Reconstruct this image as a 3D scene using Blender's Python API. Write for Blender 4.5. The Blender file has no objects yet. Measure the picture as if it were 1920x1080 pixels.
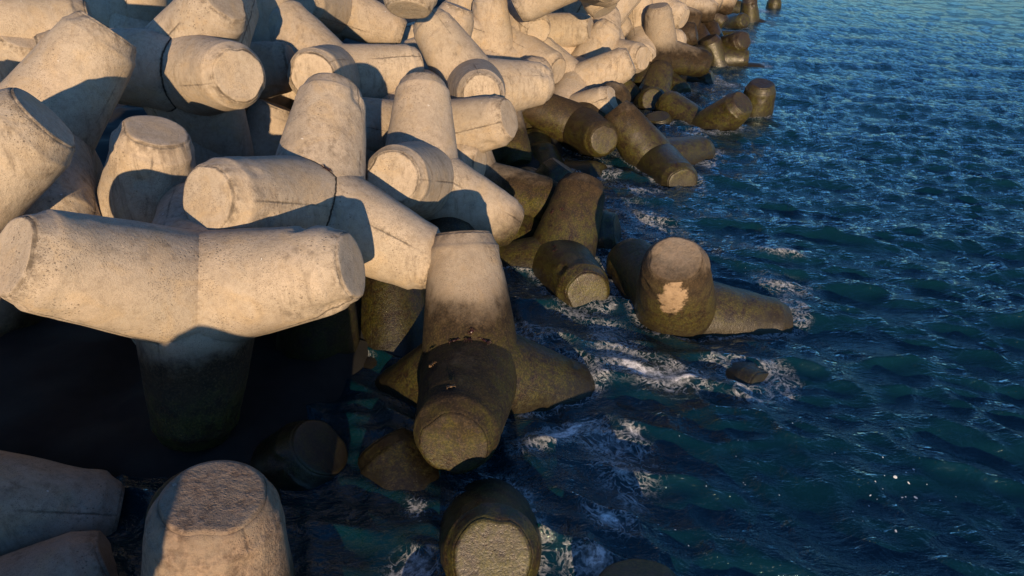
import bpy, bmesh, math, random
from mathutils import Vector, Matrix, noise, Quaternion
S = bpy.context.scene
COL = S.collection
# ---------------------------------------------------------------- camera, sky, sun, exposure
SUN_AZ = 174.0      # degrees clockwise from the view direction (+Y)
SUN_EL = 8.5
cd = bpy.data.cameras.new('camera'); cam = bpy.data.objects.new('camera', cd); COL.objects.link(cam)
cam.location = (0, 0, 6.15); cam.rotation_euler = (math.radians(90 - 29.0), 0, 0)
cd.sensor_width = 36; cd.lens = 36 * 1250 / 1920; cd.clip_end = 4000; cd.clip_start = 0.05
S.camera = cam
W = bpy.data.worlds.new('World'); S.world = W; W.use_nodes = True
nt = W.node_tree; bg = nt.nodes['Background']
sky = nt.nodes.new('ShaderNodeTexSky'); sky.sky_type = 'NISHITA'; sky.sun_disc = False
sky.sun_elevation = math.radians(SUN_EL); sky.sun_rotation = math.radians(SUN_AZ)
sky.air_density = 1.0; sky.dust_density = 0.0; sky.ozone_density = 4.0
tint = nt.nodes.new('ShaderNodeMix'); tint.data_type = 'RGBA'; tint.blend_type = 'MULTIPLY'
tint.inputs[0].default_value = 1.0; tint.inputs[7].default_value = (0.80, 0.97, 1.13, 1)
nt.links.new(sky.outputs[0], tint.inputs[6]); nt.links.new(tint.outputs[2], bg.inputs[0]); bg.inputs[1].default_value = 0.14
sl = bpy.data.lights.new('sun', 'SUN'); sun = bpy.data.objects.new('sun', sl); COL.objects.link(sun)
sl.energy = 5.0; sl.angle = math.radians(0.5); sl.color = (1.0, 0.72, 0.43)
a, e = math.radians(SUN_AZ), math.radians(SUN_EL)
sdir = Vector((math.sin(a) * math.cos(e), math.cos(a) * math.cos(e), math.sin(e)))
sun.rotation_euler = sdir.to_track_quat('Z', 'Y').to_euler(); sun.location = sdir * 50
S.view_settings.view_transform = 'Standard'; S.view_settings.look = 'None'
S.view_settings.exposure = 0.30; S.view_settings.gamma = 1.0
S.render.engine = 'CYCLES'
S.cycles.max_bounces = 5; S.cycles.diffuse_bounces = 2; S.cycles.glossy_bounces = 3
S.cycles.transparent_max_bounces = 6; S.cycles.use_denoising = True
# ---------------------------------------------------------------- node helpers
def new_mat(name):
    m = bpy.data.materials.new(name); m.use_nodes = True
    t = m.node_tree
    for n in list(t.nodes): t.nodes.remove(n)
    return m, t
def nd(t, typ, **k):
    n = t.nodes.new(typ)
    for a_, v in k.items():
        if a_.startswith('i_'):
            key = a_[2:]
            n.inputs[int(key) if key.isdigit() else key.replace('_', ' ')].default_value = v
        else: setattr(n, a_, v)
    return n
def lk(t, a_, b_): t.links.new(a_, b_)
def mathn(t, op, a_, b_=None, c_=None, clamp=False):
    n = t.nodes.new('ShaderNodeMath'); n.operation = op; n.use_clamp = clamp
    for i, v in enumerate((a_, b_, c_)):
        if v is None: continue
        if isinstance(v, (int, float)): n.inputs[i].default_value = v
        else: t.links.new(v, n.inputs[i])
    return n.outputs[0]
def mapr(t, v, a0, a1, b0=0.0, b1=1.0, smooth=False):
    n = t.nodes.new('ShaderNodeMapRange'); n.interpolation_type = 'SMOOTHSTEP' if smooth else 'LINEAR'
    t.links.new(v, n.inputs[0])
    for i, x in enumerate((a0, a1, b0, b1)): n.inputs[i + 1].default_value = x
    return n.outputs[0]
def mixc(t, f, a_, b_, blend='MIX'):
    n = t.nodes.new('ShaderNodeMix'); n.data_type = 'RGBA'; n.blend_type = blend
    for i, v in ((0, f), (6, a_), (7, b_)):
        if isinstance(v, (int, float)): n.inputs[i].default_value = v
        elif isinstance(v, tuple): n.inputs[i].default_value = (*v, 1) if len(v) == 3 else v
        else: t.links.new(v, n.inputs[i])
    return n.outputs[2]
def noi(t, vec, scale, detail=4, rough=.55, dist=0.0):
    n = nd(t, 'ShaderNodeTexNoise'); n.inputs['Scale'].default_value = scale
    n.inputs['Detail'].default_value = detail; n.inputs['Roughness'].default_value = rough
    n.inputs['Distortion'].default_value = dist
    if vec is not None: lk(t, vec, n.inputs['Vector'])
    return n.outputs[0]
# ---------------------------------------------------------------- concrete
def concrete():
    m, t = new_mat('weathered_concrete')
    out = nd(t, 'ShaderNodeOutputMaterial'); p = nd(t, 'ShaderNodeBsdfPrincipled'); lk(t, p.outputs[0], out.inputs[0])
    geo = nd(t, 'ShaderNodeNewGeometry'); P = geo.outputs['Position']
    tex = nd(t, 'ShaderNodeTexCoord'); OB = tex.outputs['Object']
    at = nd(t, 'ShaderNodeAttribute', attribute_type='OBJECT', attribute_name='tone')
    wet_at = nd(t, 'ShaderNodeAttribute', attribute_type='OBJECT', attribute_name='wetline')
    seam = nd(t, 'ShaderNodeAttribute', attribute_type='GEOMETRY', attribute_name='seam')
    crs = nd(t, 'ShaderNodeAttribute', attribute_type='GEOMETRY', attribute_name='crease').outputs['Fac']
    crk = nd(t, 'ShaderNodeAttribute', attribute_type='OBJECT', attribute_name='crack').outputs['Fac']
    edge = nd(t, 'ShaderNodeAttribute', attribute_type='GEOMETRY', attribute_name='edge')
    z = nd(t, 'ShaderNodeSeparateXYZ'); lk(t, P, z.inputs[0]); Z = z.outputs[2]
    n1 = noi(t, P, 0.9, 5, .6); n2 = noi(t, P, 4.5, 6, .65); n3 = noi(t, P, 38, 3, .6); n4 = noi(t, P, 2.1, 4, .6, 1.2)
    er = nd(t, 'ShaderNodeAttribute', attribute_type='OBJECT', attribute_name='erode').outputs['Fac']
    pa = nd(t, 'ShaderNodeAttribute', attribute_type='OBJECT', attribute_name='patch').outputs['Fac']
    ng = noi(t, P, 130, 2, .7); nm = noi(t, P, 14, 4, .7)
    # dry colour: pour bands, ochre staining, fine aggregate
    dry = mixc(t, mapr(t, n1, .35, .68), (.50, .41, .315), (.41, .355, .285))
    dry = mixc(t, mapr(t, n2, .42, .75, 0, .6), dry, (.30, .245, .185))
    dry = mixc(t, mapr(t, n4, .50, .70, 0, .5), dry, (.48, .35, .20))
    dry = mixc(t, mapr(t, noi(t, P, .55, 3, .5), .52, .66, 0, .45), dry, (.62, .52, .40))
    dry = mixc(t, mapr(t, nm, .48, .70, 0, .45), dry, (.25, .20, .15))
    dry = mixc(t, mapr(t, ng, .50, .66, 0, .6), dry, (.22, .175, .13))
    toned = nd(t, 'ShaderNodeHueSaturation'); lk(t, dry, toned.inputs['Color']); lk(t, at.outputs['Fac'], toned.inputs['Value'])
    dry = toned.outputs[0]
    vor = nd(t, 'ShaderNodeTexVoronoi', feature='F1'); vor.inputs['Scale'].default_value = 21; lk(t, P, vor.inputs['Vector'])
    pitmask = mapr(t, noi(t, P, 1.3, 4, .6), .50, .62)
    pit = mathn(t, 'MULTIPLY', mapr(t, vor.outputs['Distance'], .10, .26, 1, 0), pitmask)
    vor2 = nd(t, 'ShaderNodeTexVoronoi', feature='F1'); vor2.inputs['Scale'].default_value = 52; lk(t, P, vor2.inputs['Vector'])
    pit2 = mathn(t, 'MULTIPLY', mapr(t, vor2.outputs['Distance'], .12, .30, 1, 0), mapr(t, noi(t, P, 2.3, 3, .6), .46, .58))
    pits = mathn(t, 'MAXIMUM', pit, pit2)
    dry = mixc(t, mathn(t, 'MULTIPLY', pits, .7), dry, (.09, .075, .06))
    # run-off streaks and lichen
    mp = nd(t, 'ShaderNodeMapping'); mp.inputs['Scale'].default_value = (6, 6, .7); lk(t, P, mp.inputs[0])
    st = mathn(t, 'MULTIPLY', mapr(t, noi(t, mp.outputs[0], 1.5, 7, .72), .50, .68, 0, .75), mapr(t, noi(t, P, .8, 3, .5), .45, .6))
    dry = mixc(t, st, dry, (.16, .125, .09))
    # worn dirty rim
    rimd = mathn(t, 'MULTIPLY', mapr(t, edge.outputs['Fac'], .0, .16, 1, 0), mapr(t, noi(t, P, 7, 6, .75), .46, .60, 0, .85))
    rimd = mathn(t, 'MULTIPLY', rimd, mapr(t, edge.outputs['Fac'], -.03, .0))
    dry = mixc(t, rimd, dry, (.17, .135, .10))
    # bird droppings
    vd = nd(t, 'ShaderNodeTexVoronoi', feature='F1'); vd.inputs['Scale'].default_value = 3.1; vd.inputs['Randomness'].default_value = 1.0
    wd = nd(t, 'ShaderNodeVectorMath', operation='ADD'); lk(t, P, wd.inputs[0]); sc_ = nd(t, 'ShaderNodeTexNoise'); sc_.inputs['Scale'].default_value = 30; lk(t, P, sc_.inputs['Vector'])
    sv = nd(t, 'ShaderNodeVectorMath', operation='SCALE'); lk(t, sc_.outputs['Color'], sv.inputs[0]); sv.inputs[3].default_value = .07; lk(t, sv.outputs[0], wd.inputs[1]); lk(t, wd.outputs[0], vd.inputs['Vector'])
    drop = mapr(t, vd.outputs['Distance'], .035, .055, .8, 0)
    nrm = nd(t, 'ShaderNodeSeparateXYZ'); lk(t, geo.outputs['Normal'], nrm.inputs[0])
    drop = mathn(t, 'MULTIPLY', drop, mapr(t, nrm.outputs[2], .35, .7))
    dry = mixc(t, drop, dry, (.72, .70, .66))
    # formwork seam: broken, crumbly
    sn = noi(t, P, 19, 5, .75)
    sw = mathn(t, 'ADD', seam.outputs['Fac'], mathn(t, 'MULTIPLY', mathn(t, 'SUBTRACT', sn, .5), .06))
    gate = mapr(t, noi(t, P, 1.1, 3, .6), .44, .58)
    sm = mathn(t, 'MULTIPLY', mapr(t, mathn(t, 'ABSOLUTE', sw), .003, .018, 1, 0), gate)
    smear = mathn(t, 'MULTIPLY', mathn(t, 'MULTIPLY', mapr(t, seam.outputs['Fac'], 0, .12, 1, 0), mapr(t, nm, .48, .62)), mathn(t, 'MULTIPLY', gate, .55))
    dry = mixc(t, smear, dry, (.17, .135, .10))
    dry = mixc(t, mathn(t, 'MULTIPLY', sm, .75), dry, (.08, .065, .05))
    ew = mathn(t, 'ADD', edge.outputs['Fac'], mathn(t, 'MULTIPLY', mathn(t, 'SUBTRACT', noi(t, P, 22, 4, .7), .5), .05))
    em = mathn(t, 'MULTIPLY', mapr(t, mathn(t, 'ABSOLUTE', ew), .004, .018, 1, 0), mapr(t, noi(t, P, 2.0, 3, .6), .48, .60))
    dry = mixc(t, mathn(t, 'MULTIPLY', em, .7), dry, (.10, .08, .06))
    cw = mathn(t, 'ADD', mathn(t, 'SUBTRACT', crs, .03), mathn(t, 'MULTIPLY', mathn(t, 'SUBTRACT', noi(t, P, 9, 6, .75), .5), .10))
    ck = mathn(t, 'MULTIPLY', mapr(t, mathn(t, 'ABSOLUTE', cw), .008, .024, 1, 0), crk)
    dry = mixc(t, ck, dry, (.02, .016, .012))
    grime = mathn(t, 'MULTIPLY', mapr(t, crs, 0, .09, 1, 0), mapr(t, nm, .42, .62, 0, .5))
    dry = mixc(t, grime, dry, (.17, .13, .095))
    # eroded brown skin
    ero = mathn(t, 'MULTIPLY', er, mapr(t, n2, .35, .6, .35, 1))
    dry = mixc(t, mathn(t, 'MULTIPLY', ero, .85), dry, mixc(t, mapr(t, nm, .4, .62), (.13, .085, .058), (.33, .235, .165)))
    # wet and tidal zone, by height above the sea
    zz = mathn(t, 'SUBTRACT', Z, wet_at.outputs['Fac'])
    zz = mathn(t, 'ADD', zz, mathn(t, 'MULTIPLY', mathn(t, 'SUBTRACT', n1, .5), .9))
    zz = mathn(t, 'ADD', zz, mathn(t, 'MULTIPLY', mathn(t, 'SUBTRACT', n2, .5), .45))
    zz = mathn(t, 'ADD', zz, mathn(t, 'MULTIPLY', mathn(t, 'SUBTRACT', nm, .5), .25))
    damp = mapr(t, zz, -.15, .55, 1, 0, True)
    wetb = mixc(t, mapr(t, n2, .38, .62), (.015, .010, .006), (.038, .024, .012))
    wetb = mixc(t, mapr(t, n3, .48, .66, 0, .7), wetb, (.082, .053, .026))
    wetb = mixc(t, mapr(t, nm, .52, .66, 0, .6), wetb, (.030, .022, .013))
    zh = mathn(t, 'ADD', Z, mathn(t, 'MULTIPLY', mathn(t, 'SUBTRACT', n4, .5), 1.6))
    alg = mathn(t, 'MULTIPLY', mapr(t, zh, .55, 1.4, 1, 0, True), mapr(t, mathn(t, 'ADD', mathn(t, 'MULTIPLY', n2, .6), mathn(t, 'MULTIPLY', nm, .4)), .42, .56))
    wetb = mixc(t, mathn(t, 'MULTIPLY', alg, .9), wetb, mixc(t, mapr(t, n3, .4, .65), (.024, .027, .005), (.088, .078, .012)))
    low = mapr(t, mathn(t, 'ADD', Z, mathn(t, 'MULTIPLY', mathn(t, 'SUBTRACT', nm, .5), .5)), .02, .32, 1, 0, True)
    wetb = mixc(t, mathn(t, 'MULTIPLY', low, .85), wetb, (.018, .015, .008))
    wetb = mixc(t, mathn(t, 'MULTIPLY', sm, .6), wetb, (.02, .016, .01))
    wetb = mixc(t, mathn(t, 'MULTIPLY', ero, .25), wetb, (.13, .09, .045))
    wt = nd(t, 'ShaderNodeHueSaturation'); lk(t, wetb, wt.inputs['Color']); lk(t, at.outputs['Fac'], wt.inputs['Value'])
    col = mixc(t, damp, dry, wt.outputs[0])
    # pale flaked patch on the lone unit
    dp = nd(t, 'ShaderNodeVectorMath', operation='SUBTRACT'); lk(t, P, dp.inputs[0]); dp.inputs[1].default_value = PATCH_AT
    dm = nd(t, 'ShaderNodeVectorMath', operation='MULTIPLY'); lk(t, dp.outputs[0], dm.inputs[0]); dm.inputs[1].default_value = (1.0, .7, .46)
    dl = nd(t, 'ShaderNodeVectorMath', operation='LENGTH'); lk(t, dm.outputs[0], dl.inputs[0])
    pm = mathn(t, 'ADD', dl.outputs['Value'], mathn(t, 'MULTIPLY', mathn(t, 'SUBTRACT', noi(t, P, 5, 7, .75), .5), .40))
    pm = mathn(t, 'MULTIPLY', mapr(t, pm, .16, .20, 1, 0), mathn(t, 'MULTIPLY', pa, mapr(t, n2, .3, .5, .6, 1)))
    col = mixc(t, pm, col, mixc(t, nm, (.22, .15, .09), (.46, .33, .21)))
    lk(t, col, p.inputs['Base Color'])
    wetn = mapr(t, mathn(t, 'ADD', zz, mathn(t, 'MULTIPLY', n4, .25)), -1.0, .1, 1, 0, True)
    ro = mapr(t, wetn, 0, 1, .9, .36)
    ro = mathn(t, 'ADD', ro, mapr(t, nm, .3, .7, -.08, .20))
    lk(t, ro, p.inputs['Roughness'])
    lk(t, mapr(t, wetn, 0, 1, .3, .5), p.inputs['Specular IOR Level'])
    # bump
    b = mathn(t, 'MULTIPLY', n3, .35)
    b = mathn(t, 'ADD', b, mathn(t, 'MULTIPLY', n2, .55))
    b = mathn(t, 'ADD', b, mathn(t, 'MULTIPLY', ng, .22))
    b = mathn(t, 'ADD', b, mathn(t, 'MULTIPLY', mathn(t, 'MULTIPLY', nm, er), 1.1))
    b = mathn(t, 'ADD', b, mathn(t, 'MULTIPLY', nm, .35))
    b = mathn(t, 'SUBTRACT', b, mathn(t, 'MULTIPLY', pits, .55))
    b = mathn(t, 'SUBTRACT', b, mathn(t, 'MULTIPLY', sm, .6))
    b = mathn(t, 'SUBTRACT', b, mathn(t, 'MULTIPLY', em, .7))
    b = mathn(t, 'SUBTRACT', b, mathn(t, 'MULTIPLY', ck, 1.5))
    b = mathn(t, 'SUBTRACT', b, mathn(t, 'MULTIPLY', rimd, .5))
    bp = nd(t, 'ShaderNodeBump'); lk(t, mapr(t, damp, 0, 1, .55, .34), bp.inputs['Strength']); bp.inputs['Distance'].default_value = .03
    lk(t, b, bp.inputs['Height']); lk(t, bp.outputs[0], p.inputs['Normal'])
    return m
PATCH_AT = (2.48, 8.95, 1.03)
M_CON = concrete()
# ---------------------------------------------------------------- tetrapod meshes
L = 2.0
R_ROOT, R_SH, S_SH, R_DISC = .372, .2575, .90, .205      # in leg lengths
AX = [Vector((0, 0, 1)), Vector((2 * math.sqrt(2) / 3, 0, -1 / 3)),
      Vector((-math.sqrt(2) / 3, math.sqrt(2 / 3), -1 / 3)), Vector((-math.sqrt(2) / 3, -math.sqrt(2 / 3), -1 / 3))]
SEAMS = {0: [], 1: [], 2: [], 3: []}
for i, j in ((0, 1), (1, 2), (2, 3), (3, 0)):
    d = (AX[i] + AX[j]) + AX[i].cross(AX[j]) * .45
    SEAMS[i].append(d.normalized()); SEAMS[j].append(d.normalized())
def frame(ax):
    u = ax.orthogonal().normalized(); return u, ax.cross(u)
def leg_mesh(i, var):
    ax = AX[i]; others = [AX[j] for j in range(4) if j != i]
    u = (others[0] - ax * others[0].dot(ax)).normalized(); v = ax.cross(u)
    n = 96; phis = [2 * math.pi * k / n for k in range(n)]
    seams = [math.atan2(d.dot(v), d.dot(u)) % (2 * math.pi) for d in SEAMS[i]]
    for s in seams: phis += [s, (s - .05) % (2 * math.pi), (s + .05) % (2 * math.pi)]
    phis = sorted(set(phis)); n = len(phis)
    k_ = (R_ROOT - R_SH) / S_SH
    rows = []
    NR = 26
    bm = bmesh.new(); ls = bm.verts.layers.float.new('seam'); le = bm.verts.layers.float.new('edge'); lc_ = bm.verts.layers.float.new('crease')
    off = Vector((var * 7.3, var * 3.1, var * 5.7))
    def put(s, r, phi, base_s=None, e=1.0):
        d = u * math.cos(phi) + v * math.sin(phi)
        p = ax * s + d * r
        q = (p * 1.7 + off); w = noise.noise(q) * .009 + noise.noise(q * 3.1) * .004
        w -= max(0, noise.noise(p * 2.3 + off * 2) - .38) * .05
        if s > .8 * S_SH: w += (noise.noise(p * 9 + off) - .1) * .007 - max(0, noise.noise(p * 5.5 + off) - .30) * .07
        p = p + d * w
        if s >= S_SH: p += ax * noise.noise(p * 6 + off) * .004
        vt = bm.verts.new(p * L)
        ds = min(abs((phi - s_ + math.pi) % (2 * math.pi) - math.pi) for s_ in seams) * r * L
        vt[ls] = ds if s < 1.0 else 1.0
        vt[le] = e
        vt[lc_] = (s - base_s) * L if base_s is not None else 1.0
        return vt
    def smin(phi):
        d = u * math.cos(phi) + v * math.sin(phi)
        m_ = .75 * max(d.dot(o) for o in others)
        return R_ROOT * m_ / (1 + k_ * m_) - .004
    for q in range(NR + 1):
        f_ = q / NR
        row = []
        for ph in phis:
            s0 = smin(ph); s = s0 + (S_SH - .012 - s0) * f_
            row.append(put(s, R_ROOT - k_ * s, ph, s0))
        rows.append(row)
    prof = [(S_SH - .004, R_SH - .0035), (S_SH + .004, R_SH - .009), (S_SH + .016, R_SH - .018),
            (.972, R_DISC + .013), (.984, R_DISC + .004), (.986, R_DISC)]
    for s, r in prof: rows.append([put(s, r, ph, e=(r - R_DISC) * L if r < R_DISC + .02 else .2) for ph in phis])
    for a_, b_ in zip(rows, rows[1:]):
        for k in range(n): bm.faces.new((a_[k], a_[(k + 1) % n], b_[(k + 1) % n], b_[k]))
    me = bpy.data.meshes.new('leg'); 
    for f_ in bm.faces: f_.smooth = True
    bm.to_mesh(me); bm.free(); me.materials.append(M_CON)
    # end face: a slightly proud disc with a worn rim
    bm = bmesh.new(); ls = bm.verts.layers.float.new('seam'); le = bm.verts.layers.float.new('edge'); lc_ = bm.verts.layers.float.new('crease')
    rows = []
    for s, r in ((.980, R_DISC - .0005), (.994, R_DISC - .003), (.9985, R_DISC - .010), (1.0, R_DISC - .022), (1.0, R_DISC * .75), (1.0, R_DISC * .5), (1.0, R_DISC * .25)):
        rows.append([put(s, r, ph, e=(r - R_DISC + .004) * L) for ph in phis])
    for a_, b_ in zip(rows, rows[1:]):
        for k in range(n): bm.faces.new((a_[k], a_[(k + 1) % n], b_[(k + 1) % n], b_[k]))
    bm.faces.new(rows[-1])
    for f_ in bm.faces: f_.smooth = True
    for vt in bm.verts: vt[ls] = 1.0
    m2 = bpy.data.meshes.new('end_face'); bm.to_mesh(m2); bm.free(); m2.materials.append(M_CON)
    return me, m2
VARIANTS = [[leg_mesh(i, v) for i in range(4)] for v in range(4)]
POSES = [
    ('y_front', (-3.817, 7.067, 2.186), (0.3959, 0.4174, 0.2040, -0.7921)),
    ('up_left', (-6.950, 9.441, 3.308), (0.8797, -0.3156, 0.2057, -0.2901)),
    ('left_edge_cap', (-6.765, 6.738, 3.158), (0.2951, -0.4869, -0.0515, -0.8205)),
    ('dome_mid', (-5.545, 9.043, 1.845), (0.7757, 0.1659, 0.1250, 0.5960)),
    ('cap_left', (-2.922, 9.190, 2.433), (0.7812, 0.5495, -0.0307, -0.2946)),
    ('cap_big', (-5.684, 12.286, 3.690), (0.1770, -0.3330, 0.5642, -0.7345)),
    ('dome_top', (-6.349, 12.735, 3.702), (0.3097, -0.3414, 0.2653, -0.8468)),
    ('dark_behind', (-6.480, 14.197, 3.143), (0.4091, -0.5549, 0.3138, -0.6529)),
    ('tan_half', (-5.656, 13.468, 0.973), (0.9672, -0.1507, 0.1876, -0.0814)),
    ('tri', (-3.958, 15.080, 3.054), (0.7827, 0.6163, -0.0270, 0.0823)),
    ('mid3', (-1.686, 11.747, 1.896), (0.7956, 0.5551, 0.0985, -0.2216)),
    ('speck_right', (-1.822, 14.208, 2.005), (0.2737, -0.4441, 0.3921, -0.7577)),
    ('lean', (-0.903, 16.159, 2.595), (0.6866, 0.0482, -0.3596, -0.6300)),
    ('y_back', (-0.047, 22.378, 2.479), (0.7018, 0.5039, -0.2458, -0.4396)),
    ('up_mid', (-0.572, 21.796, 2.192), (0.9985, -0.0287, -0.0313, -0.0354)),
    ('cap_ring', (0.079, 23.764, 3.601), (0.0907, 0.4205, -0.6778, 0.5962)),
    ('cap_edge', (0.934, 25.569, 2.462), (0.6173, -0.1676, 0.6236, -0.4494)),
    ('cap_small', (3.435, 27.871, 2.544), (0.2422, -0.2279, -0.4832, 0.8099)),
    ('small_up', (2.470, 24.737, 1.233), (0.9396, -0.0814, 0.2919, 0.1594)),
    ('brown_bit', (3.160, 28.836, 3.385), (0.3834, -0.1601, 0.9020, -0.1170)),
    ('shadow_leg', (5.409, 29.502, 1.855), (0.9800, -0.0397, -0.0841, 0.1761)),
    ('cap_pair_back', (3.285, 25.790, 1.686), (0.7217, 0.3933, 0.5439, -0.1691)),
    ('pair_front', (2.068, 22.396, 1.256), (0.2356, 0.5087, 0.0747, 0.8247)),
    ('mid_blob', (1.503, 21.235, 0.436), (0.1567, -0.4102, 0.3132, -0.8421)),
    ('under_blob', (3.331, 27.072, 0.750), (0.3608, -0.3418, 0.7965, -0.3443)),
    ('cap_wet', (2.078, 20.264, 0.473), (0.0948, 0.2511, -0.6142, 0.7421)),
    ('golden', (-0.558, 18.794, 1.630), (0.2943, 0.3208, 0.8656, -0.2473)),
    ('tip_peek', (-2.550, 14.053, 1.690), (0.4733, 0.6559, 0.2784, 0.5180)),
    ('wet_behind', (-0.909, 14.276, 0.790), (0.5186, -0.3251, 0.6532, -0.4457)),
    ('dark_dome', (0.199, 15.345, -0.776), (0.9308, -0.1318, 0.2679, -0.2110)),
    ('dark_ring', (0.894, 18.639, -0.766), (0.3010, -0.3910, 0.4495, -0.7446)),
    ('wet_pair', (0.949, 12.354, -0.217), (0.6166, 0.5619, -0.2683, 0.4818)),
    ('dark_right', (0.449, 13.866, -0.303), (0.7769, 0.0910, 0.6128, -0.1120)),
    ('sub_leg', (1.161, 17.376, -0.714), (0.7059, 0.0492, 0.7020, -0.0804)),
    ('lone', (2.929, 10.216, -0.048), (0.9512, 0.2863, -0.0929, -0.0685)),
    ('lone_small', (2.720, 9.496, -1.124), (0.8250, 0.3206, 0.4229, -0.1942)),
    ('water_stub', (8.713, 24.244, -0.808), (0.1745, 0.0181, 0.1196, -0.9772)),
    ('vee', (6.629, 22.911, -0.446), (0.7602, -0.1946, -0.4902, -0.3793)),
    ('tower', (6.138, 28.614, 1.212), (0.9901, 0.0746, -0.0946, -0.0720)),
    ('cap_beh_tower', (5.573, 30.432, 3.116), (0.5999, 0.5336, 0.5958, 0.0192)),
    ('crab_pair', (5.393, 26.355, -0.419), (0.6925, 0.4008, -0.3727, 0.4700)),
    ('stub_mid', (5.375, 23.325, -1.729), (0.9086, 0.1254, -0.0427, -0.3961)),
    ('brown_peek', (5.992, 28.790, 0.197), (0.5435, 0.3811, 0.6490, -0.3717)),
    ('awash', (7.127, 30.431, -0.843), (0.7866, 0.0206, 0.5258, -0.3231)),
    ('long_wet', (4.153, 18.675, -0.115), (0.7273, 0.6790, 0.0318, 0.0945)),
    ('giant', (-0.590, 7.941, 0.390), (0.7421, 0.6330, 0.1224, -0.1836)),
    ('rough_top', (-2.775, 3.962, 0.069), (0.6118, 0.0744, 0.0490, 0.7860)),
    ('blue_left', (-6.472, 5.090, 0.669), (0.5108, -0.0843, 0.8433, 0.1444)),
    ('blue_corner', (-6.007, 3.807, -0.276), (0.5584, 0.0879, 0.6539, 0.5030)),
    ('brown_low', (-3.302, 6.048, -0.865), (0.3775, 0.5711, 0.5632, 0.4627)),
    ('cap_low', (-0.329, 6.123, -0.866), (0.6427, 0.2685, 0.3182, -0.6431)),
    ('dark_low', (-3.778, 6.592, -1.203), (0.7532, -0.1837, 0.3128, -0.5487)),
    ('dark_stub', (-0.555, 5.496, -0.985), (0.8318, -0.4539, -0.2576, 0.1890)),
    ('behind_y', (-3.240, 9.062, -0.499), (0.4944, -0.0490, 0.1040, -0.8616)),
    ('brown_mid', (-1.916, 9.201, -0.700), (0.3305, -0.0549, -0.2782, -0.9002)),
    ('peeled', (-8.679, 9.378, 0.007), (0.2233, 0.0809, 0.1187, 0.9641)),
    ('dome_peek', (-6.182, 10.453, -0.477), (0.9885, -0.1126, 0.0500, -0.0876)),
    ('dark_peek', (-1.154, 10.807, -0.494), (0.8305, -0.1766, 0.1000, 0.5187)),
    ('sunk', (1.370, 3.700, -1.444), (0.1186, 0.0107, -0.1627, -0.9795)),
    ('top_seam', (-9.532, 12.238, 4.445), (0.2859, 0.4545, 0.5381, 0.6497)),
    ('tl_small', (-9.268, 12.807, 2.679), (0.9296, 0.0848, 0.2500, -0.2573)),
    ('top_pale', (-9.870, 18.959, 3.850), (0.1932, 0.5669, -0.2982, -0.7432)),
    ('top_big', (-5.091, 20.924, 3.863), (0.3969, -0.6235, 0.5451, -0.3957)),
    ('top_dome', (-1.780, 14.189, 6.394), (0.1138, 0.3206, -0.9106, 0.2345)),
    ('top_lit', (-5.236, 16.069, 2.899), (0.9858, 0.0458, -0.0352, -0.1575)),
    ('tiny_a', (-3.074, 24.997, 0.979), (0.9780, 0.0266, -0.1069, -0.1773)),
    ('tiny_b', (-2.127, 19.223, 2.217), (0.7543, 0.0963, 0.1518, 0.6314)),
    ('top_c', (-1.872, 23.034, 2.347), (0.8545, -0.0481, 0.0884, -0.5096)),
    ('top_r1', (1.856, 20.989, 4.856), (0.2148, -0.7975, -0.3503, 0.4418)),
    ('top_r2', (2.133, 23.294, 5.230), (0.2172, 0.0558, 0.9491, -0.2211)),
    ('far_a', (8.116, 35.678, 2.487), (0.3250, -0.5174, 0.5711, -0.5482)),
    ('far_b', (9.620, 37.603, 2.763), (0.1166, -0.6890, 0.4113, -0.5852)),
    ('far_c', (11.919, 41.441, -0.272), (0.7450, -0.2509, -0.0693, 0.6142)),
    ('far_d', (6.643, 32.960, 1.014), (0.7529, 0.3922, 0.4459, 0.2836)),
    ('far_f', (10.262, 33.701, -0.639), (0.3711, 0.2052, -0.0912, -0.9010)),
    ('far_g', (10.184, 34.995, 0.155), (0.8467, 0.3896, 0.3289, -0.1521)),
    ('far_h', (9.470, 33.988, 0.100), (0.3562, 0.6658, 0.1655, 0.6344)),
    ('far_i', (14.101, 47.260, -0.321), (0.6762, 0.2526, 0.4865, -0.4923)),
    ('far_j', (16.319, 54.582, 0.180), (0.1222, -0.5485, 0.4652, -0.6839)),
    ('far_k', (16.418, 49.053, -0.396), (0.2647, 0.1307, 0.0444, -0.9544)),
    ('far_l', (20.589, 56.533, -1.219), (0.0897, 0.0594, 0.0955, -0.9896)),
    ('far_m', (7.264, 35.197, 2.012), (0.1847, -0.5968, 0.4526, -0.6362)),
    ('far_n', (10.666, 41.484, 1.904), (0.3829, -0.0546, 0.8707, -0.3037)),
    ('far_o', (8.636, 36.691, 2.870), (0.5133, 0.6535, 0.4467, 0.3316)),
]
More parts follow.
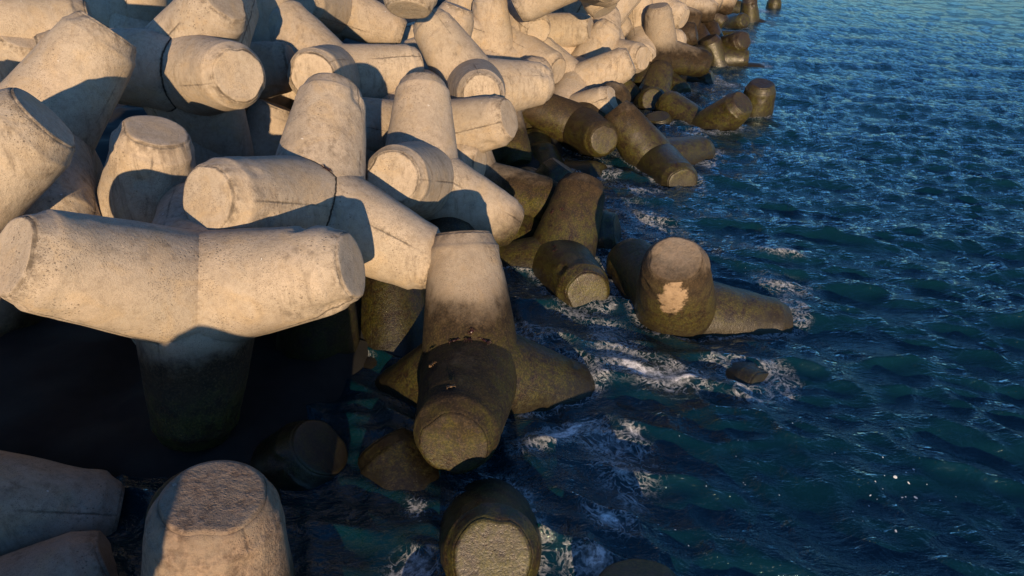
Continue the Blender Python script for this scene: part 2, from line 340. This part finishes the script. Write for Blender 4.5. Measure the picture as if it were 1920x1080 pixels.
META = {
    'y_front': (1.0, 1.6, 'huge pale foreground tetrapod with two arms spread in a wide V over a black gap'),  # high wetline also puts the gap's shade into its lower leg colour
    'up_left': (1.0, 0.7, 'pale tetrapod at upper left, thick leg rising to a sharp corner under an arched shadow'),
    'left_edge_cap': (1.0, 0.7, 'tetrapod leg coming in from the left edge with its round end in shade, facing right'),
    'dome_mid': (1.0, 0.7, 'upright tetrapod leg with an arched bluish shadow, left of the smooth round end'),
    'cap_left': (1.0, 0.7, 'tetrapod behind the V shaped one, smooth round end turned lower left, one seamed leg upright'),
    'cap_big': (1.0, 0.2, 'pale tetrapod at upper left with the brightest large round end pointed at the viewer'),
    'dome_top': (1.0, 0.7, 'upright flat topped tetrapod leg near the top edge, above the largest bright round end'),
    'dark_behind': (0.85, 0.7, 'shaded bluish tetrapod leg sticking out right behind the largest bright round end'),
    'tan_half': (0.95, 0.7, 'tan tetrapod leg half in shadow, low in the gap left of the seamed upright leg'),
    'tri': (1.0, 0.7, 'pitted tetrapod with three legs showing, speckled end forward, above the tall seamed leg'),
    'mid3': (1.0, 1.0, 'tetrapod in the middle with a golden ringed round end and an upright leg above it'),
    'speck_right': (1.0, 0.7, 'tetrapod leg pointing right with a coarse speckled end, right of the middle upright leg'),
    'lean': (1.0, 0.7, 'pale tetrapod, long seamed leg leaning up left, second leg pointing right above the speckled end'),
    'y_back': (1.0, 0.7, 'pale tetrapod with two arms in a long flat V, behind the leaning seamed leg'),
    'up_mid': (1.0, 0.7, 'smooth pale tetrapod leg standing up at the top edge, left of the two ringed ends'),
    'cap_ring': (1.0, 0.7, 'pale tetrapod with a ringed round end facing the viewer near the top edge'),
    'cap_edge': (1.0, 0.7, 'pale tetrapod leg, ringed end turned right, beside the ringed end facing the viewer'),
    'cap_small': (1.0, 0.7, 'small distant ringed tetrapod end peeking over the two bigger ringed ends at the top'),
    'small_up': (1.0, 0.7, 'short smooth rounded tetrapod leg, below and right of the ringed end that is turned right'),
    'brown_bit': (0.75, 1.0, 'small reddish brown tetrapod end in the gap left of the tall upright tetrapod'),
    'shadow_leg': (1.0, 0.7, 'pale tetrapod leg with a dark domed shadow, top edge, left of the tall upright tetrapod'),
    'cap_pair_back': (1.0, 0.7, 'long tetrapod leg with plain ringed end facing right, left of the tall upright tetrapod'),
    'pair_front': (1.0, 0.7, 'smooth pale tetrapod leg lying in front of the long ringed leg that points right'),
    'mid_blob': (1.0, 0.9, 'mottled tan tetrapod leg with a rounded end, above the brown end facing the viewer'),
    'under_blob': (1.0, 1.0, 'narrow brown tetrapod leg showing between the mottled rounded leg and the long wet sloping tetrapod'),
    'cap_wet': (1.0, 1.7, 'brown stained tetrapod with a rough round end facing lower right over a black hollow'),
    'golden': (1.0, 1.3, 'golden brown blunt tetrapod leg hanging below the speckled end'),
    'tip_peek': (1.0, 1.0, 'half lit tetrapod tip tucked under the speckled end, right of the golden ringed end'),
    'wet_behind': (1.0, 1.3, 'sloping wet tetrapod leg, brown left and blue black right, behind the upright brown leg'),
    'dark_dome': (1.0, 2, 'dark bluish domed tetrapod leg in the hollow above the upright brown leg'),
    'dark_ring': (1.0, 2, 'nearly black tetrapod end low in the hollow beside the long wet sloping tetrapod'),
    'wet_pair': (1.0, 1.5, 'dark wet tetrapod, mossy round end above the water and an upright brown leg behind'),
    'dark_right': (1.0, 2, 'black wet tetrapod end showing at the right side of the upright brown leg'),
    'sub_leg': (1.0, 2, 'dark tetrapod leg sliding under the water right of the upright brown leg'),
    'lone': (1.0, 1.45, 'lone tetrapod standing in the water with a weathered top and a pale flaked patch'),
    'lone_small': (1.0, 1.5, 'small reddish tip of a sunken tetrapod breaking the surface right of the lone standing one'),
    'water_stub': (1.0, 2, 'dark flat topped tetrapod stub alone in the blue water, right of the low V'),
    'vee': (1.0, 2.0, 'dark tetrapod with two legs making a low V just above the water'),
    'tower': (0.68, 1.5, 'tall tetrapod near the waterline, one leg straight up and one pointing over the sea'),
    'cap_beh_tower': (1.0, 0.9, 'pale round tetrapod end showing behind the tall upright tetrapod by the water'),
    'crab_pair': (1.0, 1.6, 'dark tetrapod below the tall upright one, short leg up and blunt end in front'),
    'stub_mid': (1.0, 1.8, 'short upright dark tetrapod stub between the long wet sloping one and the low V'),
    'brown_peek': (1.0, 1.5, 'small brown round tetrapod end just above the low V at the waterline'),
    'awash': (1.0, 2, 'tetrapod leg awash in green water below the tall upright tetrapod'),
    'long_wet': (1.0, 1.7, 'long glossy wet tetrapod sloping down to a mossy end at the water'),
    'giant': (0.85, 1.3, 'tall centre front tetrapod, pale leg above a black wet leg with a lit end'),
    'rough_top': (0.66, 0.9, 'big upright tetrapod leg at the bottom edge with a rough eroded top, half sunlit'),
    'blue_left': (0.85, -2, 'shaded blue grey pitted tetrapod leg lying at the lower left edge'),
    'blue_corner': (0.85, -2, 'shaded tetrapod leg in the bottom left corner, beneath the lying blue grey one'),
    'brown_low': (1.0, 1.6, 'dark brown wet tetrapod leg at the bottom edge, right of the eroded top'),
    'cap_low': (1.0, 1.6, 'dark tetrapod at the bottom edge, mossy round end, below the centre front one'),
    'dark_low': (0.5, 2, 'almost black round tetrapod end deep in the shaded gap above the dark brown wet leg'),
    'dark_stub': (0.4, 2, 'dark sloping tetrapod leg in shade, left of the black leg with the lit end'),  # low tone paints shade into this leg's colour
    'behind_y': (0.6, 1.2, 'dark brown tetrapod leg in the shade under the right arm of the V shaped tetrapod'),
    'brown_mid': (0.5, 1.8, 'dark brown tetrapod leg low in the shade left of the centre upright leg'),  # halved tone stands in for the shade on this leg
    'peeled': (1.0, 0.3, 'tetrapod leg at the left edge with a peeling surface, left of the V shaped one'),
    'dome_peek': (1.0, 0.7, 'low tetrapod dome in shade peeking over the middle of the V shaped tetrapod'),
    'dark_peek': (1.0, 2, 'dark blue tetrapod tip in the gap just above the pale centre upright leg'),
    'sunk': (1.0, 2, 'dark tetrapod top just at the surface at the bottom edge, right of the mossy end'),
    'top_seam': (1.0, 0.7, 'pale lying tetrapod leg with a thin seam in the top left corner'),
    'tl_small': (1.0, 0.7, 'small shaded flat topped tetrapod leg near the left edge, under the lying seamed leg'),
    'top_pale': (1.0, 0.7, 'smooth pale tetrapod leg at the top edge, left of the flat topped one'),
    'top_big': (1.0, 0.7, 'large weathered tetrapod at the top edge, sunlit above a long shadow, behind the pitted one'),
    'top_dome': (1.0, 0.7, 'large drooping rounded tetrapod end at the top edge, above the long leaning seamed leg'),
    'top_lit': (1.0, 0.7, 'tetrapod leg at the top edge, split shade and sun, right of the flat topped one'),
    'tiny_a': (1.0, 0.7, 'small pale tetrapod surface showing under the large drooping rounded end'),
    'tiny_b': (1.0, 0.7, 'small pale rounded tetrapod leg just behind the top of the long leaning seamed leg'),
    'top_c': (1.0, 0.7, 'tetrapod end at the top edge between the large drooping end and the smooth upright leg'),
    'top_r1': (1.0, 0.7, 'pale tetrapod leg at the top edge right above the ringed end that faces the viewer'),
    'top_r2': (1.0, 0.7, 'large ochre tetrapod leg at the top edge, left of the domed shadow'),
    'far_a': (1.0, 2.2, 'brown tetrapod end at the top edge, right of the pale end behind the tall one'),
    'far_b': (1.0, 2.2, 'broad dark brown tetrapod leg at the top edge, where the far waterline begins'),
    'far_c': (1.0, 2.2, 'dark sloping tetrapod leg near the top, touching the water right of the tall upright tetrapod'),
    'far_d': (1.0, 2.2, 'brown tetrapod end under the pale round end behind the tall upright one'),
    'far_f': (1.0, 2.2, 'small dark upright tetrapod leg left of the thick leg leaning out of the water'),
    'far_g': (1.0, 2.2, 'thick dark tetrapod leg leaning out of the water, with a glint on its rim'),
    'far_h': (1.0, 2.2, 'low tetrapod leg lying level with the water, under the thick leaning dark leg'),
    'far_i': (1.0, 2.2, 'small round dark tetrapod end alone in the water near the top'),
    'far_j': (1.0, 2.2, 'dark tetrapod leg lying at the far waterline above the small round end in water'),
    'far_k': (1.0, 2.2, 'dark tetrapod stub at the top edge by the far waterline'),
    'far_l': (1.0, 2.2, 'farthest tetrapod tip, alone in the water at the very top'),
    'far_m': (1.0, 2.2, 'dark blue tetrapod leg in shade between the brown far legs'),
    'far_n': (1.0, 2.2, 'small dark wet tetrapod near the top, between the domed brown legs and the far waterline'),
    'far_o': (1.0, 2.2, 'dark brown tetrapod end at the top edge, between two broad dark legs'),
}
CASTER_LABELS = ['shaded tetrapod lying nearest behind the bottom left corner, its long leg level', 'low tetrapod behind the bottom edge, next to the leg with the eroded top', 'tetrapod outside the left of the view beside the lying blue grey leg', 'high tetrapod at the back left corner behind the viewer', 'upright tetrapod beyond the left edge, beside the peeling one']
CRABS = [((-0.783, 7.571, 1.125), (-0.245, 0.176, 0.953), 0.1, 0.3, 'dark red crab at the left end of the shadow edge on the centre front tetrapod', 0), ((-0.58, 7.579, 1.146), (0.051, 0.166, 0.985), 0.12, 1.4, 'dark red crab in the middle of the shadow edge on the centre front tetrapod', 0), ((-0.378, 7.6, 1.106), (0.34, 0.142, 0.93), 0.12, -0.6, 'dark red crab at the right end of the shadow edge on the centre front tetrapod', 0), ((-0.552, 7.649, 1.229), (0.109, -0.862, 0.494), 0.08, 0.9, 'small dark crab on the sunlit leg just above the red crabs', 0), ((-1.038, 7.177, 1.017), (-0.635, 0.162, 0.755), 0.09, 2.2, 'tan crab on the black wet leg, upper left, near its edge', 1), ((-0.736, 6.472, 1.19), (-0.119, 0.174, 0.978), 0.07, 0.2, 'tiny tan crab on the black wet leg just above its lit round end', 1), ((-2.585, 8.921, 3.091), (0.673, 0.048, 0.738), 0.11, 0.5, 'spindly dark crab at the top of the ragged crack between pale legs', 0), ((0.829, 12.671, 0.897), (-0.668, -0.429, 0.608), 0.07, 0.4, 'small dark crab on the left side of the upright brown wet leg', 0), ((1.018, 12.612, 0.991), (-0.415, -0.624, 0.662), 0.07, 2.0, 'small dark crab in the middle of the upright brown wet leg', 0), ((0.835, 11.805, 0.537), (-0.385, 0.13, 0.914), 0.06, 1.2, 'small dark crab low on the upright brown wet leg', 0), ((0.825, 11.623, 0.533), (-0.469, 0.103, 0.877), 0.06, 2.6, 'small crab on top of the black mossy leg near its left edge', 0)]
CASTERS = [((-3.677, -1.172, 1.515), (0.7721, -0.3277, -0.5233, -0.1503)), ((-10.374, 1.883, 2.528), (0.1946, 0.0382, -0.5903, -0.7824)), ((-3.516, -6.137, 2.412), (0.1014, 0.2188, 0.6522, 0.7187)), ((-7.052, 1.896, 1.086), (0.1068, -0.7167, -0.6876, 0.0465)), ((-9.503, -1.873, 3.003), (0.9234, -0.1002, 0.2841, 0.2377))]  # unseen tetrapods added outside the view, posed to cast shade at lower left

CRACKS = {('cap_left', 0), ('cap_big', 1)}
ERODE = {'rough_top': 1.0, 'lone': .6, 'giant': .15, 'cap_low': .2, 'wet_pair': .1, 'peeled': .6, 'brown_low': .3, 'cap_wet': .2, 'long_wet': .1, 'dark_low': .3}
def tetrapod(name, pos, q, tone, wet, var, label, group='interlocking concrete tetrapods of the breakwater', simple=False):
    root = bpy.data.objects.new('tetrapod', None); COL.objects.link(root)
    root.empty_display_size = .3
    root.location = pos; root.rotation_mode = 'QUATERNION'; root.rotation_quaternion = q
    root['label'] = label; root['category'] = 'tetrapod'; root['group'] = group
    for i in range(4):
        lg, ef = VARIANTS[var][i]
        o = bpy.data.objects.new('leg', lg); COL.objects.link(o); o.parent = root
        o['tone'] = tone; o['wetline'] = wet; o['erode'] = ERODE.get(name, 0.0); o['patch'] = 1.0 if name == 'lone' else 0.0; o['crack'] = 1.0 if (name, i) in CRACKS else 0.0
        if not simple:
            c = bpy.data.objects.new('end_face', ef); COL.objects.link(c); c.parent = o
            c['tone'] = tone; c['wetline'] = wet; c['erode'] = ERODE.get(name, 0.0); c['patch'] = 0.0; c['crack'] = 0.0
    return root
rng = random.Random(5)
for i, (nm, pos, quat) in enumerate(POSES):
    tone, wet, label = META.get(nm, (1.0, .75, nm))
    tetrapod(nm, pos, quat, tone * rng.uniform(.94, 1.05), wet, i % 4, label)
for i, (pos, q) in enumerate(CASTERS):
    tetrapod('c', pos, q, .9, .5, i % 4, CASTER_LABELS[i])
# ---------------------------------------------------------------- crabs
def crab_mesh(seed, mat):
    r = random.Random(seed); bm = bmesh.new()
    def tube(pts, rad):
        prev = None
        for k, p in enumerate(pts):
            p = Vector(p); d = (Vector(pts[min(k + 1, len(pts) - 1)]) - Vector(pts[max(k - 1, 0)])).normalized()
            a_ = d.orthogonal().normalized(); b_ = d.cross(a_); ring = [bm.verts.new(p + (a_ * math.cos(t_) + b_ * math.sin(t_)) * rad[k]) for t_ in [math.pi / 3 * m for m in range(6)]]
            if prev:
                for m in range(6): bm.faces.new((prev[m], prev[(m + 1) % 6], ring[(m + 1) % 6], ring[m]))
            else: bm.faces.new(ring[::-1])
            prev = ring
        bm.faces.new(prev)
    g = bmesh.ops.create_icosphere(bm, subdivisions=3, radius=1)
    for v_ in g['verts']:
        x, y, z = v_.co; v_.co = Vector((x * .55 * (1 - .18 * y), y * .42, z * .20 + .24))
    for sgn in (-1, 1):
        for k in range(4):
            yy = .26 - .19 * k; sp = .45 - .28 * k + r.uniform(-.08, .08)
            tube([(sgn * .40, yy, .22), (sgn * .85, yy + sp * .5, .42), (sgn * 1.15, yy + sp * .9, .20), (sgn * 1.32, yy + sp * 1.15, .0)], [.075, .06, .045, .012])
        tube([(sgn * .36, .30, .24), (sgn * .66, .58, .30), (sgn * .50, .80, .22), (sgn * .36, .92, .18), (sgn * .18, 1.02, .12)], [.08, .09, .13, .10, .015])
        tube([(sgn * .22, .38, .36), (sgn * .24, .46, .44)], [.035, .04])
    me = bpy.data.meshes.new('crab')
    for f_ in bm.faces: f_.smooth = True
    bm.to_mesh(me); bm.free(); me.materials.append(mat); return me
def crab_mat(c):
    m, t = new_mat('crab_shell'); out = nd(t, 'ShaderNodeOutputMaterial'); p = nd(t, 'ShaderNodeBsdfPrincipled'); lk(t, p.outputs[0], out.inputs[0])
    tx = nd(t, 'ShaderNodeTexCoord'); lk(t, mixc(t, mapr(t, noi(t, tx.outputs['Object'], 5, 3), .4, .65), c, tuple(x * .4 for x in c)), p.inputs['Base Color']); p.inputs['Roughness'].default_value = .35
    return m
CM = [crab_mesh(1, crab_mat((.045, .012, .010))), crab_mesh(2, crab_mat((.26, .16, .08)))]
for p_, n_, s_, r_, l_, k_ in CRABS:
    o = bpy.data.objects.new('crab', CM[k_]); COL.objects.link(o)
    o.location = p_; o.rotation_mode = 'QUATERNION'
    o.rotation_quaternion = Vector((0, 0, 1)).rotation_difference(Vector(n_)) @ Quaternion((0, 0, 1), r_)
    o.scale = (s_ * .62, s_ * .62, s_ * .62); o['label'] = l_; o['category'] = 'crab'; o['group'] = 'crabs resting on the concrete'
# ---------------------------------------------------------------- sea
def sea_waves():
    r = random.Random(11); ws = []
    main = math.radians(-112)
    for k in range(80):
        lam = .32 * (5.0 / .32) ** (r.random() ** 1.5)
        th = main + r.gauss(0, .48)
        amp = .0082 * lam ** .5 * r.uniform(.5, 1.2)
        kk = 2 * math.pi / lam
        ws.append((kk * math.cos(th), kk * math.sin(th), amp, r.uniform(0, 6.28), math.cos(th), math.sin(th)))
    return ws
WV = sea_waves()
def axis_pts(lo, a0, b0, hi, fine, g):
    pts = []; x = a0
    while x < b0: pts.append(x); x += fine
    s = fine
    while x < hi: pts.append(x); s *= g; x += s
    pts.append(hi)
    x = a0; s = fine; left = []
    while x > lo: s *= g; x -= s; left.append(x)
    return left[::-1] + pts
import numpy as np
def sea():
    ys = []; y = 2.2; 
    while y < 1500:
        ys.append(y); y += max(.045, y * y * .00036 + .025)
    ys = [-200, -60, -20, -8, -3, 0, 1.2] + ys
    xs = axis_pts(-1500, -7, 24, 1500, .07, 1.06)
    X, Y = np.meshgrid(np.array(xs), np.array(ys))
    Zs = np.zeros_like(X); DX = np.zeros_like(X); DY = np.zeros_like(X)
    dist = np.sqrt(X ** 2 + Y ** 2)
    fade = np.clip(1.25 - dist / 90, .12, 1)
    for kx, ky, am, ph, cx, cy in WV:
        a_ = kx * X + ky * Y + ph
        Zs += am * np.cos(a_); DX -= .8 * am * cx * np.sin(a_); DY -= .8 * am * cy * np.sin(a_)
    foam = np.zeros_like(X)
    for fx, fy, rx, ry, an, st in FOAM:
        c_, s_ = math.cos(an), math.sin(an)
        u_ = ((X - fx) * c_ + (Y - fy) * s_) / rx; v_ = (-(X - fx) * s_ + (Y - fy) * c_) / ry
        foam = np.maximum(foam, st * np.exp(-(u_ ** 2 + v_ ** 2)))
    spk = np.zeros_like(X)
    for fx, fy, r_, st in SPECKS:
        spk = np.maximum(spk, st * np.exp(-((X - fx) ** 2 + (Y - fy) ** 2) / r_ ** 2))
    for fx, fy, hh, rx, ry, an in BREAKERS:
        c_, s_ = math.cos(an), math.sin(an)
        u_ = ((X - fx) * c_ + (Y - fy) * s_) / rx; v_ = (-(X - fx) * s_ + (Y - fy) * c_) / ry
        Zs += hh * np.exp(-(u_ ** 2 + v_ ** 2))
    # thin wash where the water laps the concrete
    for pos, q in [(p_[1], p_[2]) for p_ in POSES]:
        if abs(pos[2]) > 2.3 or pos[1] > 60: continue
        m_ = (np.abs(X - pos[0]) < 2.4) & (np.abs(Y - pos[1]) < 2.4)
        if not m_.any(): continue
        pts = np.stack([X[m_] - pos[0], Y[m_] - pos[1], np.full(m_.sum(), -pos[2])], -1)
        Q_ = Quaternion(q); dmin = np.full(len(pts), 9.0)
        for ax_ in AX:
            a3 = np.array(Q_ @ ax_); s_ = np.clip(pts @ a3, 0, .93 * L)
            d_ = np.linalg.norm(pts - s_[:, None] * a3, axis=1) - (R_ROOT * L - .097 * s_)
            dmin = np.minimum(dmin, d_)
        foam[m_] = np.maximum(foam[m_], .38 * np.clip((X[m_] + 1.0) / .8, 0, 1) * np.exp(-(np.maximum(dmin, 0) / .10) ** 2))
    Xd = X + DX * fade; Yd = Y + DY * fade; Zd = Zs * fade
    ny, nx = X.shape
    co = np.stack([Xd, Yd, Zd], -1).reshape(-1, 3)
    idx = np.arange(ny * nx).reshape(ny, nx)
    f = np.stack([idx[:-1, :-1], idx[:-1, 1:], idx[1:, 1:], idx[1:, :-1]], -1).reshape(-1, 4)
    me = bpy.data.meshes.new('sea_water')
    me.vertices.add(len(co)); me.vertices.foreach_set('co', co.ravel())
    me.loops.add(f.size); me.loops.foreach_set('vertex_index', f.ravel())
    me.polygons.add(len(f)); me.polygons.foreach_set('loop_start', np.arange(0, f.size, 4)); me.polygons.foreach_set('loop_total', np.full(len(f), 4))
    me.update(calc_edges=True)
    me.polygons.foreach_set('use_smooth', np.ones(len(f), dtype=bool))
    for nm, ar in (('foam', foam), ('speck', spk)):
        at = me.attributes.new(nm, 'FLOAT', 'POINT'); at.data.foreach_set('value', ar.ravel())
    o = bpy.data.objects.new('sea_water', me); COL.objects.link(o); o['kind'] = 'structure'
    me.materials.append(water_mat()); return o
def water_mat():
    m, t = new_mat('sea_water')
    out = nd(t, 'ShaderNodeOutputMaterial')
    geo = nd(t, 'ShaderNodeNewGeometry'); P = geo.outputs['Position']
    mp = nd(t, 'ShaderNodeMapping'); mp.inputs['Rotation'].default_value = (0, 0, math.radians(20)); mp.inputs['Scale'].default_value = (1, 1.9, 1); lk(t, P, mp.inputs[0])
    n1 = noi(t, mp.outputs[0], 1.9, 5, .55, .6); n2 = noi(t, mp.outputs[0], 7.5, 4, .6, .4); n3 = noi(t, P, .25, 3, .5)
    h1 = mathn(t, 'SUBTRACT', 1.0, mathn(t, 'ABSOLUTE', mathn(t, 'MULTIPLY_ADD', n1, 2.0, -1.0)))
    hh = mathn(t, 'ADD', mathn(t, 'MULTIPLY', h1, .24), mathn(t, 'MULTIPLY', n2, .10))
    bp = nd(t, 'ShaderNodeBump'); bp.inputs['Strength'].default_value = 1.0; bp.inputs['Distance'].default_value = .25
    lk(t, hh, bp.inputs['Height'])
    deep = nd(t, 'ShaderNodeBsdfDiffuse'); lk(t, mixc(t, mapr(t, n3, .35, .65), (.0015, .022, .034), (.003, .031, .042)), deep.inputs[0])
    tr = nd(t, 'ShaderNodeBsdfTransparent'); tr.inputs[0].default_value = (.10, .22, .20, 1)
    body = nd(t, 'ShaderNodeMixShader'); body.inputs[0].default_value = .17; lk(t, deep.outputs[0], body.inputs[1]); lk(t, tr.outputs[0], body.inputs[2])
    gl = nd(t, 'ShaderNodeBsdfGlossy'); gl.inputs['Roughness'].default_value = .05; lk(t, bp.outputs[0], gl.inputs['Normal']); gl.inputs[0].default_value = (.80, .96, 1, 1)
    fr = nd(t, 'ShaderNodeFresnel'); fr.inputs[0].default_value = 1.55; lk(t, bp.outputs[0], fr.inputs['Normal'])
    mx = nd(t, 'ShaderNodeMixShader'); lk(t, fr.outputs[0], mx.inputs[0]); lk(t, body.outputs[0], mx.inputs[1]); lk(t, gl.outputs[0], mx.inputs[2])
    # foam lace
    fa = nd(t, 'ShaderNodeAttribute', attribute_name='foam'); sa = nd(t, 'ShaderNodeAttribute', attribute_name='speck')
    dn = nd(t, 'ShaderNodeTexNoise'); dn.inputs['Scale'].default_value = 2.2; dn.inputs['Detail'].default_value = 4; lk(t, P, dn.inputs['Vector'])
    wv = nd(t, 'ShaderNodeVectorMath', operation='MULTIPLY_ADD'); lk(t, dn.outputs['Color'], wv.inputs[0]); wv.inputs[1].default_value = (.45, .45, .45); lk(t, P, wv.inputs[2])
    def lace(scale):
        vo = nd(t, 'ShaderNodeTexVoronoi', feature='DISTANCE_TO_EDGE'); vo.inputs['Scale'].default_value = scale; lk(t, wv.outputs[0], vo.inputs['Vector']); return vo.outputs['Distance']
    l1 = lace(3.2); l2 = lace(8.0)
    F = fa.outputs['Fac']
    brk = mapr(t, noi(t, P, 2.2, 5, .7), .36, .66)
    soft = noi(t, P, 16, 6, .75); big = noi(t, P, 3.4, 7, .75, .8)
    def ridge(sc, det, dist):
        n_ = noi(t, P, sc, det, .62, dist)
        return mathn(t, 'SUBTRACT', 1.0, mathn(t, 'ABSOLUTE', mathn(t, 'MULTIPLY_ADD', n_, 2.0, -1.0)))
    r1 = ridge(1.9, 4, 1.1); r2 = ridge(5.2, 4, .8)
    a1 = mapr(t, mathn(t, 'ADD', r1, mathn(t, 'MULTIPLY', F, .10)), .965, 1.015)
    a2 = mapr(t, mathn(t, 'ADD', r2, mathn(t, 'MULTIPLY', F, .14)), .965, 1.04)
    a1 = mathn(t, 'MULTIPLY', a1, brk)
    lc = mathn(t, 'MULTIPLY', mathn(t, 'MAXIMUM', a1, mathn(t, 'MULTIPLY', a2, .6)), mapr(t, soft, .34, .62))
    solid = mathn(t, 'MULTIPLY', mapr(t, mathn(t, 'MULTIPLY', F, big), .41, .57), mapr(t, soft, .34, .56, .15, 1))
    veil = mathn(t, 'MULTIPLY', mapr(t, mathn(t, 'MULTIPLY', F, big), .25, .6), .16)
    fm = mathn(t, 'MAXIMUM', mathn(t, 'MULTIPLY', lc, .85), mathn(t, 'MAXIMUM', solid, veil))
    fm = mathn(t, 'MULTIPLY', fm, mapr(t, F, .05, .30))
    vs = nd(t, 'ShaderNodeTexVoronoi', feature='F1'); vs.inputs['Scale'].default_value = 10; lk(t, wv.outputs[0], vs.inputs['Vector'])
    rad = mathn(t, 'MULTIPLY', sa.outputs['Fac'], mapr(t, noi(t, P, 9, 3, .6), .38, .70, 0, .32))
    sp = mapr(t, mathn(t, 'SUBTRACT', rad, vs.outputs['Distance']), 0, .02)
    fm = mathn(t, 'MAXIMUM', fm, mathn(t, 'MULTIPLY', sp, .8), clamp=True)
    fd = nd(t, 'ShaderNodeBsdfDiffuse'); fd.inputs[0].default_value = (.88, .88, .88, 1)
    mf = nd(t, 'ShaderNodeMixShader'); lk(t, fm, mf.inputs[0]); lk(t, mx.outputs[0], mf.inputs[1]); lk(t, fd.outputs[0], mf.inputs[2])
    lk(t, mf.outputs[0], out.inputs[0])
    return m
FOAM = [(0.63, 7.01, 0.56, 0.16, 0.49, 1.15), (1.29, 6.95, 0.52, 0.25, -0.54, 0.75), (1.39, 6.4, 0.6, 0.3, -1.27, 0.55), (1.18, 5.51, 0.35, 0.2, -0.72, 0.7), (0.86, 4.81, 0.28, 0.22, -0.29, 1.1), (1.78, 8.74, 0.47, 0.4, -1.07, 0.8), (2.45, 8.27, 0.61, 0.32, -0.18, 0.85), (1.61, 9.45, 0.58, 0.35, -1.17, 0.5), (5.4, 12.69, 0.48, 0.22, -0.4, 1.1), (5.21, 11.15, 0.55, 0.35, -0.32, 0.6), (4.17, 10.31, 0.31, 0.3, -0.8, 0.5), (3.19, 16.49, 0.74, 0.4, -0.8, 0.75), (3.03, 14.5, 1.14, 0.6, -1.07, 0.5), (2.13, 11.65, 0.44, 0.3, -1.06, 0.7), (4.17, 9.68, 0.66, 0.12, 0.08, 0.7), (0.44, 9.39, 0.57, 0.4, -0.58, 0.5), (-2.48, 8.73, 0.17, 0.15, -0.36, 1.0), (-1.08, 4.81, 0.22, 0.2, -0.2, 0.9), (-1.17, 5.66, 0.16, 0.12, -0.84, 0.9), (1.13, 10.07, 0.44, 0.15, -0.35, 0.7), (0.74, 7.05, 0.4, 0.1, 0.53, 1.5), (1.9, 8.43, 0.42, 0.14, -0.65, 1.4), (2.6, 8.19, 0.38, 0.1, 0.06, 1.4), (0.92, 4.84, 0.19, 0.14, 0.5, 1.5), (1.63, 7.06, 0.16, 0.08, -0.8, 1.4), (1.18, 5.5, 0.24, 0.07, -0.42, 1.3), (5.24, 12.88, 0.29, 0.1, -0.73, 1.4), (5.74, 12.43, 0.23, 0.06, -0.49, 1.3), (6.5, 21.69, 1.16, 0.4, 0.14, 0.65), (9.26, 25.35, 0.63, 0.35, -0.22, 0.6), (12.32, 43.31, 1.68, 0.6, -1.58, 0.9), (10.7, 35.62, 1.57, 0.9, -1.62, 0.7), (18.91, 54.73, 0.72, 0.6, -1.59, 0.9), (9.27, 33.42, 0.57, 0.35, -0.54, 0.8), (6.9, 28.47, 0.96, 0.4, -0.98, 0.6), (9.11, 28.97, 0.56, 0.35, -0.54, 0.55), (5.61, 18.54, 0.29, 0.25, -1.51, 0.6), (3.46, 7.72, 0.24, 0.12, -0.34, 0.7), (1.67, 6.37, 0.32, 0.3, -1.07, 0.4)]
SPECKS = [(4.94, 6.14, 0.55, 1.0), (4.36, 5.62, 0.5, 0.9), (4.49, 6.61, 0.5, 0.7), (4.43, 7.14, 0.4, 0.45), (2.94, 6.14, 0.8, 0.55), (2.31, 6.32, 0.6, 0.55), (4.86, 5.38, 0.45, 0.7), (3.84, 7.14, 0.7, 0.4), (1.8, 5.46, 0.5, 0.5), (4.81, 11.53, 0.6, 0.5), (1.32, 6.51, 0.5, 0.6), (3.9, 9.27, 0.6, 0.35)]
BREAKERS = [(5.35, 12.52, 0.17, 0.75, 0.28, -0.25), (0.73, 6.97, 0.1, 0.5, 0.22, 0.3), (1.75, 8.51, 0.08, 0.7, 0.4, 0.0)]

sea()
# ---------------------------------------------------------------- sea bed and rubble core, raised and near-black to stand for gap shade
def ground(name, fn, x0, x1, y0, y1, nx, ny, colr):
    me = bpy.data.meshes.new(name); vs = []; fs = []
    for j in range(ny + 1):
        for i in range(nx + 1):
            x = x0 + (x1 - x0) * i / nx; y = y0 + (y1 - y0) * j / ny
            vs.append((x, y, fn(x, y) + .16 * noise.noise(Vector((x * .8, y * .8, 0))) + .12 * noise.noise(Vector((x * 2.6, y * 2.6, 3)))))
    for j in range(ny):
        for i in range(nx):
            a_ = j * (nx + 1) + i; fs.append((a_, a_ + 1, a_ + nx + 2, a_ + nx + 1))
    me.from_pydata(vs, [], fs); 
    m, t = new_mat(name); out = nd(t, 'ShaderNodeOutputMaterial'); p = nd(t, 'ShaderNodeBsdfPrincipled'); lk(t, p.outputs[0], out.inputs[0])
    g = nd(t, 'ShaderNodeNewGeometry'); lk(t, mixc(t, mapr(t, noi(t, g.outputs['Position'], 2.5, 5, .6), .4, .6), colr, tuple(c * .5 for c in colr)), p.inputs['Base Color']); p.inputs['Roughness'].default_value = .9
    me.materials.append(m)
    for p_ in me.polygons: p_.use_smooth = True
    o = bpy.data.objects.new(name, me); COL.objects.link(o); o['kind'] = 'structure'; return o
def bed(x, y):
    shore = shore_x(y)
    d = x - shore
    cap = .26 - 1.3 * max(0.0, min(1.0, (6.3 - y) / .8))
    return max(-6, min(cap, -3.75 - d * (1.25 if d < 0 else .5)))
def shore_x(y): return -2.5 + y * .36
ground('sea_bed', bed, -60, 80, -20, 90, 420, 340, (.011, .011, .009))  # colour kept near black so gaps between tetrapods look shaded
